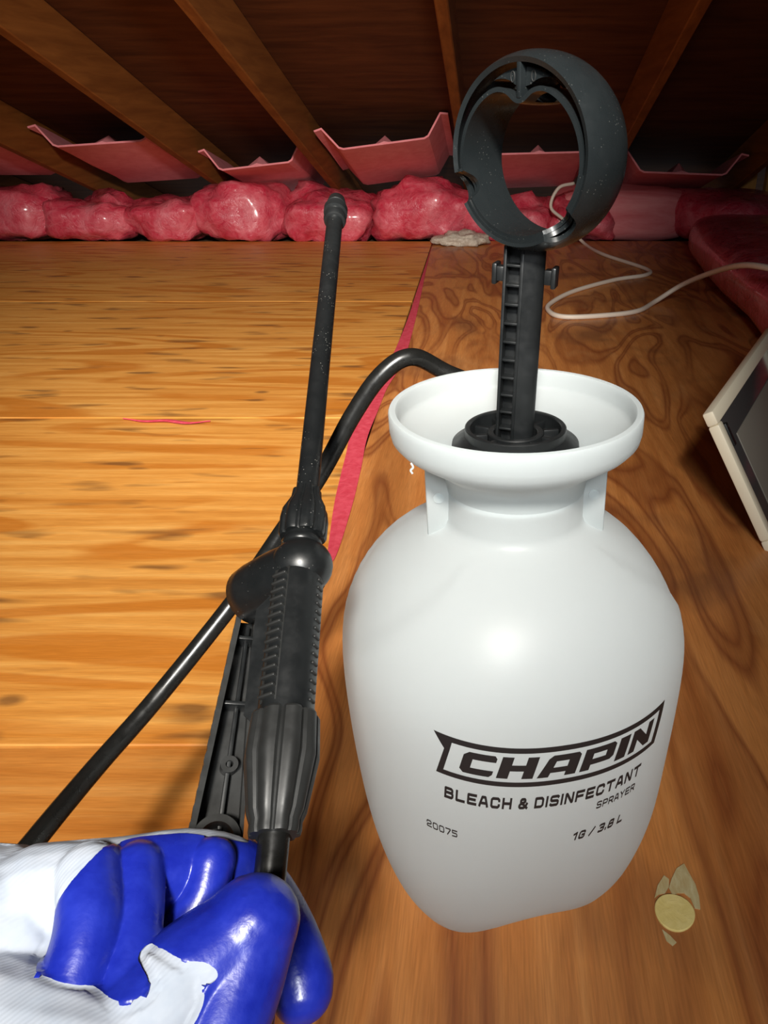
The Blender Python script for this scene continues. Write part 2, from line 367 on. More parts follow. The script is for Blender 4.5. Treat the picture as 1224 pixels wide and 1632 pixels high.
def tank(th, z, off=0.0):
    a, n = cub(z, 1)+off, cub(z, 2)
    r = a/(abs(cos(th))**n+abs(sin(th))**n)**(1/n)
    x, y = r*cos(th), r*sin(th)
    arch = .017*max(0, cos(4*th)*.5+.5)**1.2*max(0, 1-z/.06)**2
    # cheeks: the shoulder steps in a little at both sides
    sd = abs(((th+pi/2) % pi)-pi/2); lim = radians(46)*max(0, min(1, (z-.178)/.070)); 
    k = max(0, min(1, (lim-sd)/radians(5)+.5)) if z > .178 else 0
    k = k*k*(3-2*k)*max(0, min(1, (z-.178)/.03))*max(0, min(1, (.252-z)/.006)); q = 1-.0022*k/max(r, .01)
    x, y = x*q, y*q
    return Vector((BC.x+.016*z+x*CR-y*SR, BC.y+x*SR+y*CR, z+arch))
zs = [0, .0012, .003, .006, .010, .015, .021, .028]+[.028+(.25-.028)*k/44 for k in range(1, 45)]+[.2515, .253, .2545, .256, .2575, .26, .27, .285]
NT = 200
b = NB()
base = [Vector((BC.x+.55*(p.x-BC.x), BC.y+.55*(p.y-BC.y), .010)) for p in [tank(2*pi*j/NT, 0) for j in range(NT)]]
base2 = [Vector((BC.x+.9*(p.x-BC.x), BC.y+.9*(p.y-BC.y), p.z+.0002)) for p in [tank(2*pi*j/NT, 0) for j in range(NT)]]
add_grid(b, [base, base2]+[[tank(2*pi*j/NT, z) for j in range(NT)] for z in zs], closed_u=True, caps=True)
tank_o = obj('tank', fixn(b), M['hdpe'], SP, sharp=0)
# neck lugs
RZ = Matrix.Translation((.0095, .331, 0)) @ Matrix.Rotation(radians(3), 4, 'Z')
for s in (-1, 1):
    b = NB(); add_box(b, RZ, (s*.0375, -.004, .271), (.0125, .016, .042), .0015)
    lug = obj('neck_lug', b, M['hdpe'], SP)
    b = NB(); add_lathe(b, [(.0001, 0), (.0026, 0), (.0026, .0006), (.0001, .0006)], RZ @ Matrix.Translation((s*.0375, -.0121, .272)) @ Matrix.Rotation(pi/2, 4, 'X'), 16); obj('lug_dimple', fixn(b), M['hdpe'], lug)
# funnel
FC = Matrix.Translation((.0095, .331, 0))
b = NB()
fp = [(.0345, .272), (.0365, .2835), (.043, .2895), (.051, .2945), (.0565, .2985), (.0590, .3015), (.0597, .305), (.0597, .3128), (.0592, .3139), (.0565, .3139), (.0560, .3128), (.0555, .3060), (.0540, .3035), (.043, .2985), (.033, .2945), (.024, .2925), (.0235, .280), (.030, .272)]
rows = [[FC @ Vector((r*cos(2*pi*j/96), r*sin(2*pi*j/96), z)) for j in range(96)] for r, z in fp]
add_grid(b, rows, closed_u=True, closed_v=True); obj('funnel', fixn(b), M['hdpe'], SP, sharp=50)
b = NB(); q = U(655, 738, .318); add_tube(b, catmull([q, q+Vector((.0008, 0, -.002)), q+Vector((-.0003, 0, -.0035)), q+Vector((.0004, 0, -.005))], 4), [.0005]*13, 6); obj('moulding_flash', fixn(b), M['hdpe'], SP)
# pump cap
b = NB()
cp = [(.0235, .2885), (.031, .2925), (.0305, .2955), (.0260, .2985), (.0243, .2990), (.0243, .3030), (.0238, .3034), (.0222, .3034), (.0218, .3028), (.0215, .2965), (.008, .2965), (.008, .289)]
rows = [[FC @ Vector((r*cos(2*pi*j/64), r*sin(2*pi*j/64), z)) for j in range(64)] for r, z in cp]
add_grid(b, rows, closed_u=True, closed_v=True); cap = obj('pump_cap', fixn(b), M['black'], SP, sharp=30)
for k in range(10):
    a = 2*pi*k/10+.2
    b = NB(); add_box(b, FC @ Matrix.Rotation(a, 4, 'Z'), (.0175, 0, .2985), (.0075, .0022, .004), .0004); obj('cap_rib', b, M['black'], cap)
b = NB(); rr = [(.0105, .2965), (.0135, .2965), (.0135, .3005), (.0130, .3010), (.0110, .3010), (.0105, .3005)]
add_grid(b, [[FC @ Vector((r*cos(2*pi*j/40), r*sin(2*pi*j/40), z)) for j in range(40)] for r, z in rr], closed_u=True, closed_v=True); obj('guide_ring', fixn(b), M['black'], cap)
# pump shaft
S0 = Vector((.0092, .331, .290)); S1 = Vector((.0136, .331, .3895))
SM = MX(S0, frame_from(S1-S0, Vector((.25, 1, 0)))); SLEN = (S1-S0).length
b = NB()
add_box(b, SM, (-.0045, .0035, SLEN/2), (.0095, .0018, SLEN), .0002)
add_box(b, SM, (-.0085, 0, SLEN/2), (.0014, .008, SLEN), .0003)
add_box(b, SM, (-.0010, 0, SLEN/2), (.0016, .008, SLEN), .0003)
pr = [(.0000+.0085*cos(-pi/2+pi*k/12)*1.0, .0048*sin(-pi/2+pi*k/12)) for k in range(13)]
add_prism(b, pr, SM, 0, SLEN); shaft = obj('pump_shaft', fixn(b), M['black'], SP, sharp=35)
for k in range(12):
    b = NB(); add_box(b, SM, (-.0047, .0006, .004+k*.0083), (.0064, .0066, .0011), .0002); obj('shaft_rung', b, M['black'], shaft)
for s in (-1, 1):
    b = NB(); add_box(b, SM, (s*.0112-.0003, .001, SLEN-.0165), (.0048, .006, .0062), .0005); add_box(b, SM, (s*.0130-.0003, .001, SLEN-.0165), (.0022, .0085, .0088), .0006); obj('stop_tab', b, M['black'], shaft)
# pump handle ring
HC = Vector((.0168, .331, .4198)); PHI = radians(40)
HM = MX(HC, Matrix((( cos(PHI), sin(PHI), 0), (-sin(PHI), cos(PHI), 0), (0, 0, 1))).transposed().inverted()) if False else Matrix.Translation(HC) @ Matrix.Rotation(-PHI, 4, 'Z')
# local: x right, y away (ring axis, near rim at -y), z up
RO, WD = .0366, .0275
def bumpf(a, c, wd_):
    d = (a-c+pi) % (2*pi)-pi; t = max(0, 1-(d/wd_)**2); return t
def near(a):     # a measured from the top, clockwise seen from the near side; bites out of the near rim
    return -WD/2+.0085*sqrt(bumpf(a, radians(-113), radians(10)))+.006*sqrt(bumpf(a, radians(140), radians(13)))
def rpos(a, wv, r): return HM @ Vector((r*sin(a), wv, r*cos(a)))
NA = 180
b = NB(); rows = []
for i in range(13):
    row = []
    for j in range(NA):
        a = 2*pi*j/NA; w0 = near(a); wv = w0+(WD/2-w0)*i/12
        row.append(rpos(a, wv, RO-.0030*abs(2*wv/WD)**2.4))
    rows.append(row)
add_grid(b, rows, closed_u=True); fixn(b); bmesh.ops.solidify(b, geom=list(b.faces), thickness=.0020); fixn(b)
hand = obj('pump_handle', b, M['ring'], SP, sharp=50)
BAND = [(0, .0200), (6, .0208), (14, .0238), (25, .0264), (38, .0278), (62, .0294), (85, .0306), (102, .0312), (180, .0312)]
def band_r(a):
    dd = math.degrees(abs((a+pi) % (2*pi)-pi))
    for i in range(len(BAND)-1):
        if BAND[i][0] <= dd <= BAND[i+1][0]: break
    (a0, r0), (a1, r1) = BAND[i], BAND[i+1]; t = (dd-a0)/(a1-a0); s0 = (r1-BAND[i-1][1])/(a1-BAND[i-1][0]) if i else 0; s1 = (BAND[i+2][1]-r0)/(BAND[i+2][0]-a0) if i < len(BAND)-2 else 0
    h = a1-a0; return (2*t**3-3*t*t+1)*r0+(t**3-2*t*t+t)*h*s0+(-2*t**3+3*t*t)*r1+(t**3-t*t)*h*s1
b = NB(); V = []
nw = 12
for i in range(nw+1):
    row = []
    for j in range(NA):
        a = 2*pi*j/NA; w0 = max(-WD/2+.0012, near(a)); wv = w0+(WD/2-.0012-w0)*i/nw
        row.append(b.verts.new(rpos(a, wv, band_r(a)-.0006*(1-abs(2*wv/WD)**2))))
    V.append(row)
for i in range(nw):
    for j in range(NA):
        d = ((j+.5)*2+180) % 360-180
        if 5 < abs(d) < 27 and 3 <= i < nw-3: continue
        b.faces.new((V[i][j], V[i][(j+1) % NA], V[i+1][(j+1) % NA], V[i+1][j]))
fixn(b); bmesh.ops.solidify(b, geom=list(b.faces), thickness=.0017); fixn(b); obj('finger_grip', b, M['ring'], hand, sharp=45)
# rim filling between shell and grip on the lower two thirds
b = NB(); rows = []
ang = [radians(100+160*k/80) for k in range(81)]
for (rr_, wf) in ((.0309, 0), (.0327, 0), (.0327, 1), (.0309, 1)):
    rows.append([rpos(a, (near(a)+.0006) if wf == 0 else WD/2-.001, rr_) for a in ang])
V = add_grid(b, rows, closed_v=True); b.faces.new([V[k][0] for k in range(4)]); b.faces.new([V[k][-1] for k in range(3, -1, -1)]); obj('rim_fill', fixn(b), M['ring'], hand, sharp=45)
b = NB(); add_box(b, HM, (0, 0, .0266), (.0022, .0258, .0134), .0005); obj('centre_rib', b, M['ring'], hand)
for s in (-1, 1):
    b = NB(); P2 = []
    for k in range(13): a = radians(3+36*k/12); r = .0304-.0008*(k/12); P2.append((s*r*sin(a), r*cos(a)))
    for k in range(11, -1, -1): a = radians(3+36*k/12); r = max(band_r(a)+.0030, .0240+.004*(k/12)); r = min(r, .0298); P2.append((s*r*sin(a), r*cos(a)))
    HX = HM @ Matrix.Rotation(pi/2, 4, 'X')
    add_prism(b, P2, HX, -.006, .0100); brow = obj('web_plate', fixn(b), M['ring'], hand, sharp=30)
    b = NB(); rows = []
    for i in range(20):
        t = 2*pi*i/20; c = Vector((s*.0050+.0009*cos(t), 0.0272+.0018*sin(t), .0101))
        rows.append([HX @ (c+.00025*Vector((cos(t)*cos(2*pi*j/6), sin(t)*cos(2*pi*j/6), sin(2*pi*j/6)))) for j in range(6)])
    add_grid(b, rows, closed_u=True, closed_v=True); obj('oval_mark', fixn(b), M['grey'], brow)

# ------------------------------------------------------------------ printing on the tank
Z_REF = .16; tab = []; s_ = 0; prev = tank(-pi/2, Z_REF)
for k in range(1, 200):
    th = -pi/2+k*(1.25/199); p = tank(th, Z_REF); s_ += (p-prev).length; prev = p; tab.append((s_, th))
def th_of(s):
    a = abs(s)
    import bisect
    i = min(len(tab)-1, max(1, bisect.bisect_left([t[0] for t in tab], a)))
    (s0, t0), (s1, t1) = tab[i-1] if i > 0 and a > tab[0][0] else (0, -pi/2), tab[i] if a > tab[0][0] else tab[0]
    th = t0+(t1-t0)*(a-s0)/(s1-s0); return -pi/2+math.copysign(th+pi/2, s)
TABS = [t[0] for t in tab]
def wrap(bm, off=.00025):
    for _ in range(6):
        ed = [e for e in bm.edges if e.calc_length() > .0035]
        if not ed: break
        bmesh.ops.subdivide_edges(bm, edges=ed, cuts=1); bmesh.ops.triangulate(bm, faces=[f for f in bm.faces if len(f.verts) > 3])
    for v in bm.verts: v.co = tank(th_of(v.co.x), v.co.y-.06*v.co.x-.004*(1-(v.co.x/.058)**2), off)
    return fixn(bm)
LS0, LS1, LZ0, LZ1 = -.0589, .0598, .1665, .1900      # logo box on the tank (arc length, height)
def flat(polys, shear=0.0):
    bm = NB()
    k = (LS1-LS0)/100
    for P in polys:
        vs_ = [bm.verts.new((LS0+(x+shear*(y-9))*k, LZ0+y*(LZ1-LZ0)/18, 0)) for x, y in P]
        es = [bm.edges.new((vs_[i], vs_[(i+1) % len(vs_)])) for i in range(len(vs_))]
        bmesh.ops.triangle_fill(bm, use_beauty=True, edges=es)
    return bm
def quadstrip(A, B): return [[A[i], A[i+1], B[i+1], B[i]] for i in range(len(A)-1)]
outer = [(0, 18), (100, 18), (95.6, 0), (1.0, 0), (4.4, 12.2), (0, 18)]
inner = [(7.4, 15.7), (96.3, 15.7), (93.2, 2.3), (4.0, 2.3), (6.6, 12.2), (7.4, 15.7)]
logo = quadstrip(outer, inner)
def L(x0, w_, polys): return [[(x0+px*w_, 4.0+py*10.0) for px, py in P] for P in polys]
Cc = [[(0,.16),(.14,0),(.30,0),(.30,1),(.14,1),(0,.84)], [(.28,.70),(1,.70),(1,.88),(.92,1),(.28,1)], [(.28,0),(.92,0),(1,.12),(1,.30),(.28,.30)]]
Hh = [[(0,0),(.31,0),(.31,1),(0,1)], [(.69,0),(1,0),(1,1),(.69,1)], [(.30,.36),(.70,.36),(.70,.64),(.30,.64)]]
Aa = [[(0,0),(.29,0),(.38,.72),(.38,1),(.26,1),(.16,.86)], [(.71,0),(1,0),(1,.88),(.92,1),(.71,1)], [(.36,.72),(.72,.72),(.72,1),(.36,1)], [(.31,.20),(.72,.20),(.72,.44),(.335,.44)]]
Pp = [[(0,0),(.29,0),(.29,1),(0,1)], [(.28,.74),(.72,.74),(.72,1),(.28,1)], [(.28,.24),(.72,.24),(.72,.50),(.28,.50)], [(.71,.24),(.90,.24),(1,.36),(1,.88),(.90,1),(.71,1)]]
Ii = [[(0,0),(1,0),(1,1),(0,1)]]
Nn = [[(0,0),(.28,0),(.28,1),(0,1)], [(.72,0),(1,0),(1,1),(.72,1)], [(.27,1),(.27,.52),(.73,0),(.73,.48)]]
lets = L(11.2, 12.6, Cc)+L(25.6, 14.0, Hh)+L(41.2, 15.4, Aa)+L(58.3, 13.8, Pp)+L(73.7, 5.0, Ii)+L(80.3, 11.6, Nn)
bm1 = flat(logo); obj('logo_frame', wrap(bm1), M['ink'], tank_o, smooth=False)
bm2 = flat(lets, .26); o = obj('logo_lettering', wrap(bm2), M['ink'], tank_o, smooth=False)
GL_ = {
 'A': [[(0,0),(.02,.1),(.30,1),(.70,1),(.98,.1),(1,0)], [(.14,.30),(.86,.30)]], 'B': [[(0,0),(0,1),(.80,1),(.94,.88),(.94,.66),(.82,.53),(0,.53)], [(.82,.53),(1,.40),(1,.14),(.86,0),(0,0)]],
 'C': [[(1,.78),(1,.85),(.84,1),(.16,1),(0,.85),(0,.15),(.16,0),(.84,0),(1,.15),(1,.22)]], 'D': [[(0,0),(0,1),(.78,1),(1,.82),(1,.18),(.78,0),(0,0)]],
 'E': [[(1,1),(0,1),(0,0),(1,0)], [(0,.5),(.88,.5)]], 'F': [[(1,1),(0,1),(0,0)], [(0,.48),(.88,.48)]], 'G': [[(1,.84),(1,.87),(.84,1),(.16,1),(0,.85),(0,.15),(.16,0),(.84,0),(1,.15),(1,.48),(.55,.48)]],
 'H': [[(0,0),(0,1)], [(1,0),(1,1)], [(0,.5),(1,.5)]], 'I': [[(0,0),(0,1)]], 'L': [[(0,1),(0,0),(1,0)]], 'N': [[(0,0),(0,1),(.12,1),(.88,0),(1,0),(1,1)]],
 'P': [[(0,0),(0,1),(.84,1),(1,.87),(1,.53),(.84,.40),(0,.40)]], 'R': [[(0,0),(0,1),(.84,1),(1,.87),(1,.55),(.84,.42),(0,.42)], [(.55,.42),(1,0)]],
 'S': [[(1,.92),(.90,1),(.12,1),(0,.88),(0,.62),(.12,.52),(.88,.48),(1,.38),(1,.12),(.88,0),(.10,0),(0,.08)]], 'T': [[(0,1),(1,1)], [(.5,1),(.5,0)]], 'Y': [[(0,1),(.5,.48),(1,1)], [(.5,.5),(.5,0)]],
 '&': [[(1,0),(.16,.68),(.16,.88),(.28,1),(.62,1),(.74,.88),(.72,.70),(.10,.42),(0,.28),(0,.13),(.13,0),(.60,0),(.80,.12),(.98,.46)]],
 '0': [[(.16,0),(0,.15),(0,.85),(.16,1),(.84,1),(1,.85),(1,.15),(.84,0),(.16,0)]], '1': [[(0,.80),(.12,.82),(.5,1),(.5,0)]], '2': [[(0,.74),(0,.86),(.14,1),(.86,1),(1,.86),(1,.62),(.86,.50),(.14,.38),(0,.24),(0,0),(1,0)]],
 '3': [[(0,.95),(.06,1),(.14,1),(.86,1),(1,.87),(1,.64),(.86,.52),(.35,.52)], [(.86,.52),(1,.38),(1,.13),(.86,0),(.14,0),(.06,0),(0,.05)]], '5': [[(1,1),(0,1),(0,.56),(.84,.56),(1,.42),(1,.14),(.84,0),(0,0)]], '7': [[(0,1),(1,1),(1,.84),(.36,0)]],
 '8': [[(.16,.52),(.04,.64),(.04,.87),(.18,1),(.82,1),(.96,.87),(.96,.64),(.84,.52),(.16,.52),(0,.38),(0,.13),(.16,0),(.84,0),(1,.13),(1,.38),(.84,.52)]], '.': [[(0,0),(0,.12)]], '/': [[(0,0),(1,1)]]}
GW = {'I': 0, '.': 0, '1': .55, '/': .62, 'T': .95, ' ': .55}
def text(name, body, s0, s1, z0, z1, t=.2, shear=0.0, m='ink', gap=.24):
    """squared stroke lettering, mapped to a box on the tank"""
    quads = []; x = 0
    for ch in body:
        w_ = GW.get(ch, .86)
        for pl in GL_.get(ch, []):
            h = t/2; P = [Vector((x+h+px*w_*(1 if ch not in '1' else 2*.8), h+py*(1-t))) for px, py in pl]
            for k in range(len(P)-1):
                d = (P[k+1]-P[k]).normalized(); nn = Vector((-d.y, d.x))*h; a, c = P[k], P[k+1]
                if k == 0: a = a-d*h
                if k == len(P)-2: c = c+d*h
                quads.append([a-nn, c-nn, c+nn, a+nn])
            for p in P[1:-1]: quads.append([p+h*Vector((cos(pi/8+pi*q/4), sin(pi/8+pi*q/4))) for q in range(8)])
        x += w_+t+gap if ch != ' ' else w_
    x -= gap
    bm = NB()
    for Q in quads:
        bm.faces.new([bm.verts.new((s0+(p.x+shear*(p.y-.5))/x*(s1-s0), z0+p.y*(z1-z0), 0)) for p in Q])
    bmesh.ops.triangulate(bm, faces=list(bm.faces))
    return obj(name, wrap(bm), M[m], tank_o, smooth=False)
text('product_lettering', 'BLEACH & DISINFECTANT', -.0539, .0462, .1514, .1592, .25, .12)
text('product_lettering', 'SPRAYER', .0208, .0441, .1418, .1470, .21, .10)
text('number_print', '20075', -.0640, -.0482, .1252, .1302, .19, 0)
text('volume_print', '1G / 3.8 L', .0101, .0396, .1216, .1282, .25, .30)

# ------------------------------------------------------------------ wand with shut-off valve
P3, P1, PN = U(437, 1332, .2366), U(482, 860, .310), U(537, 318, .480)
GZ = (P1-P3); GL = GZ.length
GM = MX(P3, frame_from(GZ, FW))           # local x: picture right, y: away, z: up the wand
def zof(py):                               # height along the grip axis seen at picture row py
    lo, hi = -.2, .4
    for _ in range(50):
        m_ = (lo+hi)/2; y = PJ(GM @ Vector((0, 0, m_)))[1]
        if y > py: lo = m_
        else: hi = m_
    return lo
z_top, z_nt = zof(862), zof(1142)
# hose nut
gv = lambda n, d: (lambda a, z: 1-d*(1 if (a*n/(2*pi)) % 1 < .15 else 0)-.035*(1-cos(2*pi*(((a*n/(2*pi)) % 1)-.575)/.85)))
fl = lambda n, d: (lambda a, z: 1-d*(.5+.5*cos(n*a))**3)
b = NB(); zn = z_nt
add_lathe(b, [(.0055, 0), (.0082, 0), (.0086, .0015), (.0086, .004), (.0098, .007), (.0128, zn*.62), (.0127, zn*.70), (.0121, zn*.98), (.0116, zn), (.008, zn)], GM, 90, gv(9, .085)); obj('hose_nut', fixn(b), M['grey'], SP, sharp=25)
# grip
zg1 = zof(915)
b = NB(); gp = [(.0098, zn-.002), (.0098, zn+.004), (.0098, zg1-.004), (.0092, zg1), (.006, zg1+.002)]
add_lathe(b, gp, GM @ Matrix.Diagonal((1, 1.05, 1, 1)), 40); grip = obj('valve_grip', fixn(b), M['black'], SP, sharp=35)
NR = 15
b0 = NB(); 
add_box(b0, I4, (0, 0, 0), (.0064, .0034, .0012), .0004)
ridge_me = bpy.data.meshes.new('ridge'); b0.to_mesh(ridge_me); b0.free(); ridge_me.materials.append(M['grey']); ridge_me.shade_smooth()
def ridge(th, z, r, sx=1, nm='ridge'):
    Mt = GM @ Matrix.Rotation(th, 4, 'Z') @ Matrix.Translation((0, -r, z))
    o = bpy.data.objects.new(nm, ridge_me); COL.objects.link(o); o.parent = grip
    loc, rq, sc = Mt.decompose(); o.location = loc-ORG[grip.name]; o.rotation_mode = 'QUATERNION'; o.rotation_quaternion = rq; o.scale = (sx, 1, 1); return o
for k in range(NR):
    z = zn+.004+(zg1-zn-.010)*k/(NR-1)
    ridge(radians(-24), z, .0099)
    ridge(radians(78), z, .0086, .6)
b = NB(); add_box(b, GM @ Matrix.Rotation(radians(-24), 4, 'Z'), (0, -.0090, (zn+zg1)/2), (.0074, .0016, zg1-zn-.004), .0004); obj('ridge_strip', b, M['grey'], grip)
# valve body: ball, neck, side barrel, gusset
zb = zof(903); BCn = GM @ Vector((.0018, 0, zb))
b = NB(); add_sphere(b, MX(GM @ Vector((.0008, 0, zb)), GM.to_3x3()) @ Matrix.Diagonal((1.02, 1, .95, 1)), .0122, 28, 16)
add_lathe(b, [(.0075, zb+.006), (.0078, zb+.010), (.0074, z_top-.004), (.0082, z_top-.003), (.0082, z_top-.001), (.0074, z_top), (.0074, z_top+.006)], GM, 32)
Q0 = GM @ Vector((0, .001, zb-.001)); Q1 = U(402, 950, .318)
ax = (Q1-Q0); BM_ = MX(Q0, frame_from(ax, FW)); bl = ax.length
add_lathe(b, [(.0120, -.002), (.0132, bl*.35), (.0134, bl*.8), (.0128, bl), (.0108, bl+.0018), (.004, bl+.0022)], BM_, 36)
valve = obj('valve_body', fixn(b), M['blackwet'], SP, sharp=45)
b = NB(); zz = zof(965); 
add_prism(b, [(-.0085, zn-.004), (-.0150, zn+.002), (-.0155, zz), (-.0085, zz+.008)], GM @ Matrix.Rotation(pi/2, 4, 'X'), -.0018, .0006); obj('gusset', fixn(b), M['black'], SP, sharp=30)
# trigger lever: open channel hung from the barrel
T0, T1 = U(394, 985, .318), U(343, 1338, .264)
TM = MX(T1, frame_from(T0-T1, FW*1.0+RT*(-.35))); TL = (T0-T1).length
def hw_(t): return .0092*(1-t)+.0040*t
b = NB(); rowsL = []
N = 48
for i in range(N+1):
    t = i/N; hw = hw_(t); sc_ = .0006*abs(sin(pi*15*t)); z = t*TL; dpt = .0060
    rowsL.append([TM @ Vector(p) for p in ((-hw-sc_, -dpt, z), (-hw-sc_, dpt, z), (hw, dpt, z), (hw, -dpt*.55, z), (hw-.0014, -dpt*.55, z), (hw-.0014, dpt-.0014, z), (-hw+.0018, dpt-.0014, z), (-hw+.0018, -dpt, z))])
add_grid(b, rowsL, closed_u=True, caps=True); lever = obj('trigger_lever', fixn(b), M['grey'], SP, sharp=30)
b = NB(); add_box(b, TM, (.001, .003, TL*.5), (.0016, .0045, TL*.92), .0003); obj('inner_rib', b, M['black'], lever)
for t in (.56, .88):
    b = NB(); add_box(b, TM, (0, .0005, TL*t), (2*hw_(t)-.002, .007, .0016), .0003); obj('cross_pin', b, M['black'], lever)
b = NB(); add_grid(b, [[TM @ Vector((.0012+r*cos(2*pi*j/20), y, TL*.30+r*sin(2*pi*j/20))) for j in range(20)] for r, y in ((.0032, .0045), (.0032, -.0005), (.0014, -.0005), (.0014, .004))], closed_u=True, closed_v=False); obj('lever_boss', fixn(b), M['grey'], lever)
b = NB(); rows = []
for i in range(25):
    a = pi*.05+pi*.9*i/24; rows.append([TM @ Vector((r*cos(a)*1.0, dy, -.002+r*sin(a)*1.1)) for r, dy in ((.0062, -.0056), (.0085, -.0056), (.0085, .0048), (.0062, .0048))])
add_grid(b, rows, closed_u=True, caps=True); obj('hook_socket', fixn(b), M['grey'], lever, sharp=40)
b = NB(); Th = TM @ Vector((0, 0, TL)); add_tube(b, [Th, Th.lerp(Q1, .5), Q1], [.0038, .0036, .003], 12); obj('lever_pivot', fixn(b), M['grey'], SP)
# wand nut, tube, nozzle
WZ = PN-P1; WL = WZ.length; WM = MX(P1, frame_from(WZ, FW))
b = NB(); add_lathe(b, [(.0076, .0005), (.0094, .0005), (.0100, .0018), (.0102, .010), (.0096, .0150), (.0066, .0220), (.0062, .0265), (.0052, .0268)], WM, 80, gv(8, .09)); obj('wand_nut', fixn(b), M['blackwet'], SP, sharp=25)
b = NB(); add_lathe(b, [(.0049, .02), (.0049, WL-.026)], WM, 28); obj('wand_tube', fixn(b), M['blackwet'], SP)
b = NB(); z0 = WL-.027
add_lathe(b, [(.0052, z0), (.0066, z0+.0005), (.0070, z0+.003), (.0066, z0+.0065), (.0058, z0+.007), (.0058, z0+.009), (.0074, z0+.0095), (.0074, z0+.015), (.0060, z0+.0155), (.0060, z0+.018), (.0064, z0+.0185), (.0052, z0+.026), (.003, z0+.028)], WM, 32); obj('spray_nozzle', fixn(b), M['black'], SP, sharp=40)
# hose
hp = [Vector((.012, .372, .250)), Vector((.004, .412, .285)), U(708, 592, .428), U(655, 569, .416), U(608, 597, .414), U(562, 662, .418), U(510, 757, .424), U(440, 862, .425), U(370, 962, .422), U(250, 1112, .400), U(150, 1226, .370), U(55, 1340, .330), U(-70, 1500, .290), U(-120, 1720, .245), U(30, 1960, .215), U(250, 1990, .205), U(380, 1850, .207), U(408, 1640, .213), U(425, 1450, .226), P3, GM @ Vector((0, 0, .012))]
b = NB(); add_tube(b, catmull(hp, 12), .0050, 18); obj('hose', fixn(b), M['hose'], SP)
b = NB(); add_lathe(b, [(.004, 0), (.009, 0), (.009, .008), (.0075, .010), (.0075, .014), (.005, .014)], MX(Vector((.012, .366, .244)), frame_from(Vector((-.05, .4, .9)), RT)), 24); obj('hose_fitting', fixn(b), M['black'], SP, sharp=40)

# ------------------------------------------------------------------ gloved hand
def add_chain(bm, ch):
    pts = [U(x, y, d) for x, y, d, r in ch]; rad = [c[3] for c in ch]
    P = catmull(pts, 5); R = []
    for i in range(len(rad)-1): R += [rad[i]+(rad[i+1]-rad[i])*k/5 for k in range(5)]
    R.append(rad[-1])
    # round ends
    t0 = (P[0]-P[1]).normalized(); t1 = (P[-1]-P[-2]).normalized()
    pre = [(P[0]+t0*R[0]*sin(a), R[0]*cos(a)) for a in (1.45, 1.1, .8, .4)]
    post = [(P[-1]+t1*R[-1]*sin(a), R[-1]*cos(a)) for a in (.4, .8, 1.1, 1.45)]
    add_tube(bm, [p for p, _ in pre]+P+[p for p, _ in post], [r for _, r in pre]+R+[r for _, r in post], 20)
chains = [
    [(60,1440,.208,.0160), (190,1408,.215,.0128), (320,1380,.228,.0106), (395,1408,.239,.0101), (448,1478,.246,.0095), (478,1556,.241,.0096), (482,1578,.239,.0092)],      # index
    [(110,1770,.174,.0190), (205,1668,.183,.0152), (300,1560,.195,.0136), (375,1500,.202,.0126), (402,1472,.204,.0122)],                                                      # thumb
    [(398,1495,.203,.0116), (375,1570,.197,.0118), (345,1650,.190,.0118)],                                                                                                     # thumb ball
    [(100,1500,.222,.0140), (180,1475,.240,.0110), (290,1480,.262,.0098), (350,1545,.262,.0092), (335,1605,.246,.0090)],                                                   # middle
    [(80,1570,.220,.0135), (150,1560,.240,.0108), (250,1575,.258,.0094), (300,1640,.254,.0088), (270,1690,.240,.0086)],                                                    # ring
    [(60,1640,.210,.0130), (130,1645,.230,.0098), (205,1665,.246,.0086), (250,1720,.243,.0080), (215,1755,.230,.0078)],                                                    # little
    [(142,1392,.205,.0085), (143,1480,.193,.0078), (112,1585,.184,.0078)],                                                                                                     # web folds
    [(218,1385,.211,.0068), (217,1480,.198,.0060), (196,1610,.184,.0066)],
    [(338,1372,.222,.0062), (322,1430,.217,.0058), (280,1492,.212,.0056)],
    [(60,1420,.207,.0095), (72,1500,.201,.0080), (45,1600,.190,.010)],
    [(-40,1500,.208,.0260), (60,1530,.208,.0220), (150,1560,.212,.0140)],                                                                                                      # palm
    [(-260,1760,.178,.0290), (-120,1590,.198,.0275), (-20,1520,.204,.0260)],                                                                                                   # wrist
    [(-60,1690,.180,.0240), (60,1715,.176,.0215), (170,1715,.178,.0170)],
]
b = NB()
for ch in chains: add_chain(b, ch)
fixn(b); me = bpy.data.meshes.new('tmp_hand'); b.to_mesh(me); b.free()
to = bpy.data.objects.new('tmp_hand', me); COL.objects.link(to)
md = to.modifiers.new('r', 'REMESH'); md.mode = 'VOXEL'; md.voxel_size = .0007
md = to.modifiers.new('s', 'SMOOTH'); md.factor = .5; md.iterations = 10
dg = bpy.context.evaluated_depsgraph_get(); hm = bpy.data.meshes.new_from_object(to.evaluated_get(dg))
bpy.data.objects.remove(to); bpy.data.meshes.remove(me)
hb = NB(); hb.from_mesh(hm); bpy.data.meshes.remove(hm); hb.normal_update()
FLAP = [(222,1532), (218,1515), (235,1506), (262,1513), (292,1534), (335,1532), (352,1552), (345,1566), (322,1564), (326,1592), (312,1625), (290,1660), (230,1660), (245,1590)]
BLUE = [(165,1352), (122,1400), (92,1443), (92,1472), (52,1558), (100,1568), (138,1570), (170,1594), (205,1602), (232,1590), (240,1570), (224,1540)]+FLAP[:12]+[(290,1800), (700,1900), (700,1300), (420,1300), (395,1348), (360,1340), (300,1331), (220,1337)]
def inside(x, y, P):
    c = False; n = len(P)
    for i in range(n):
        (x0, y0), (x1, y1) = P[i], P[i-1]
        if (y0 > y) != (y1 > y) and x < (x1-x0)*(y-y0)/(y1-y0)+x0: c = not c
    return c
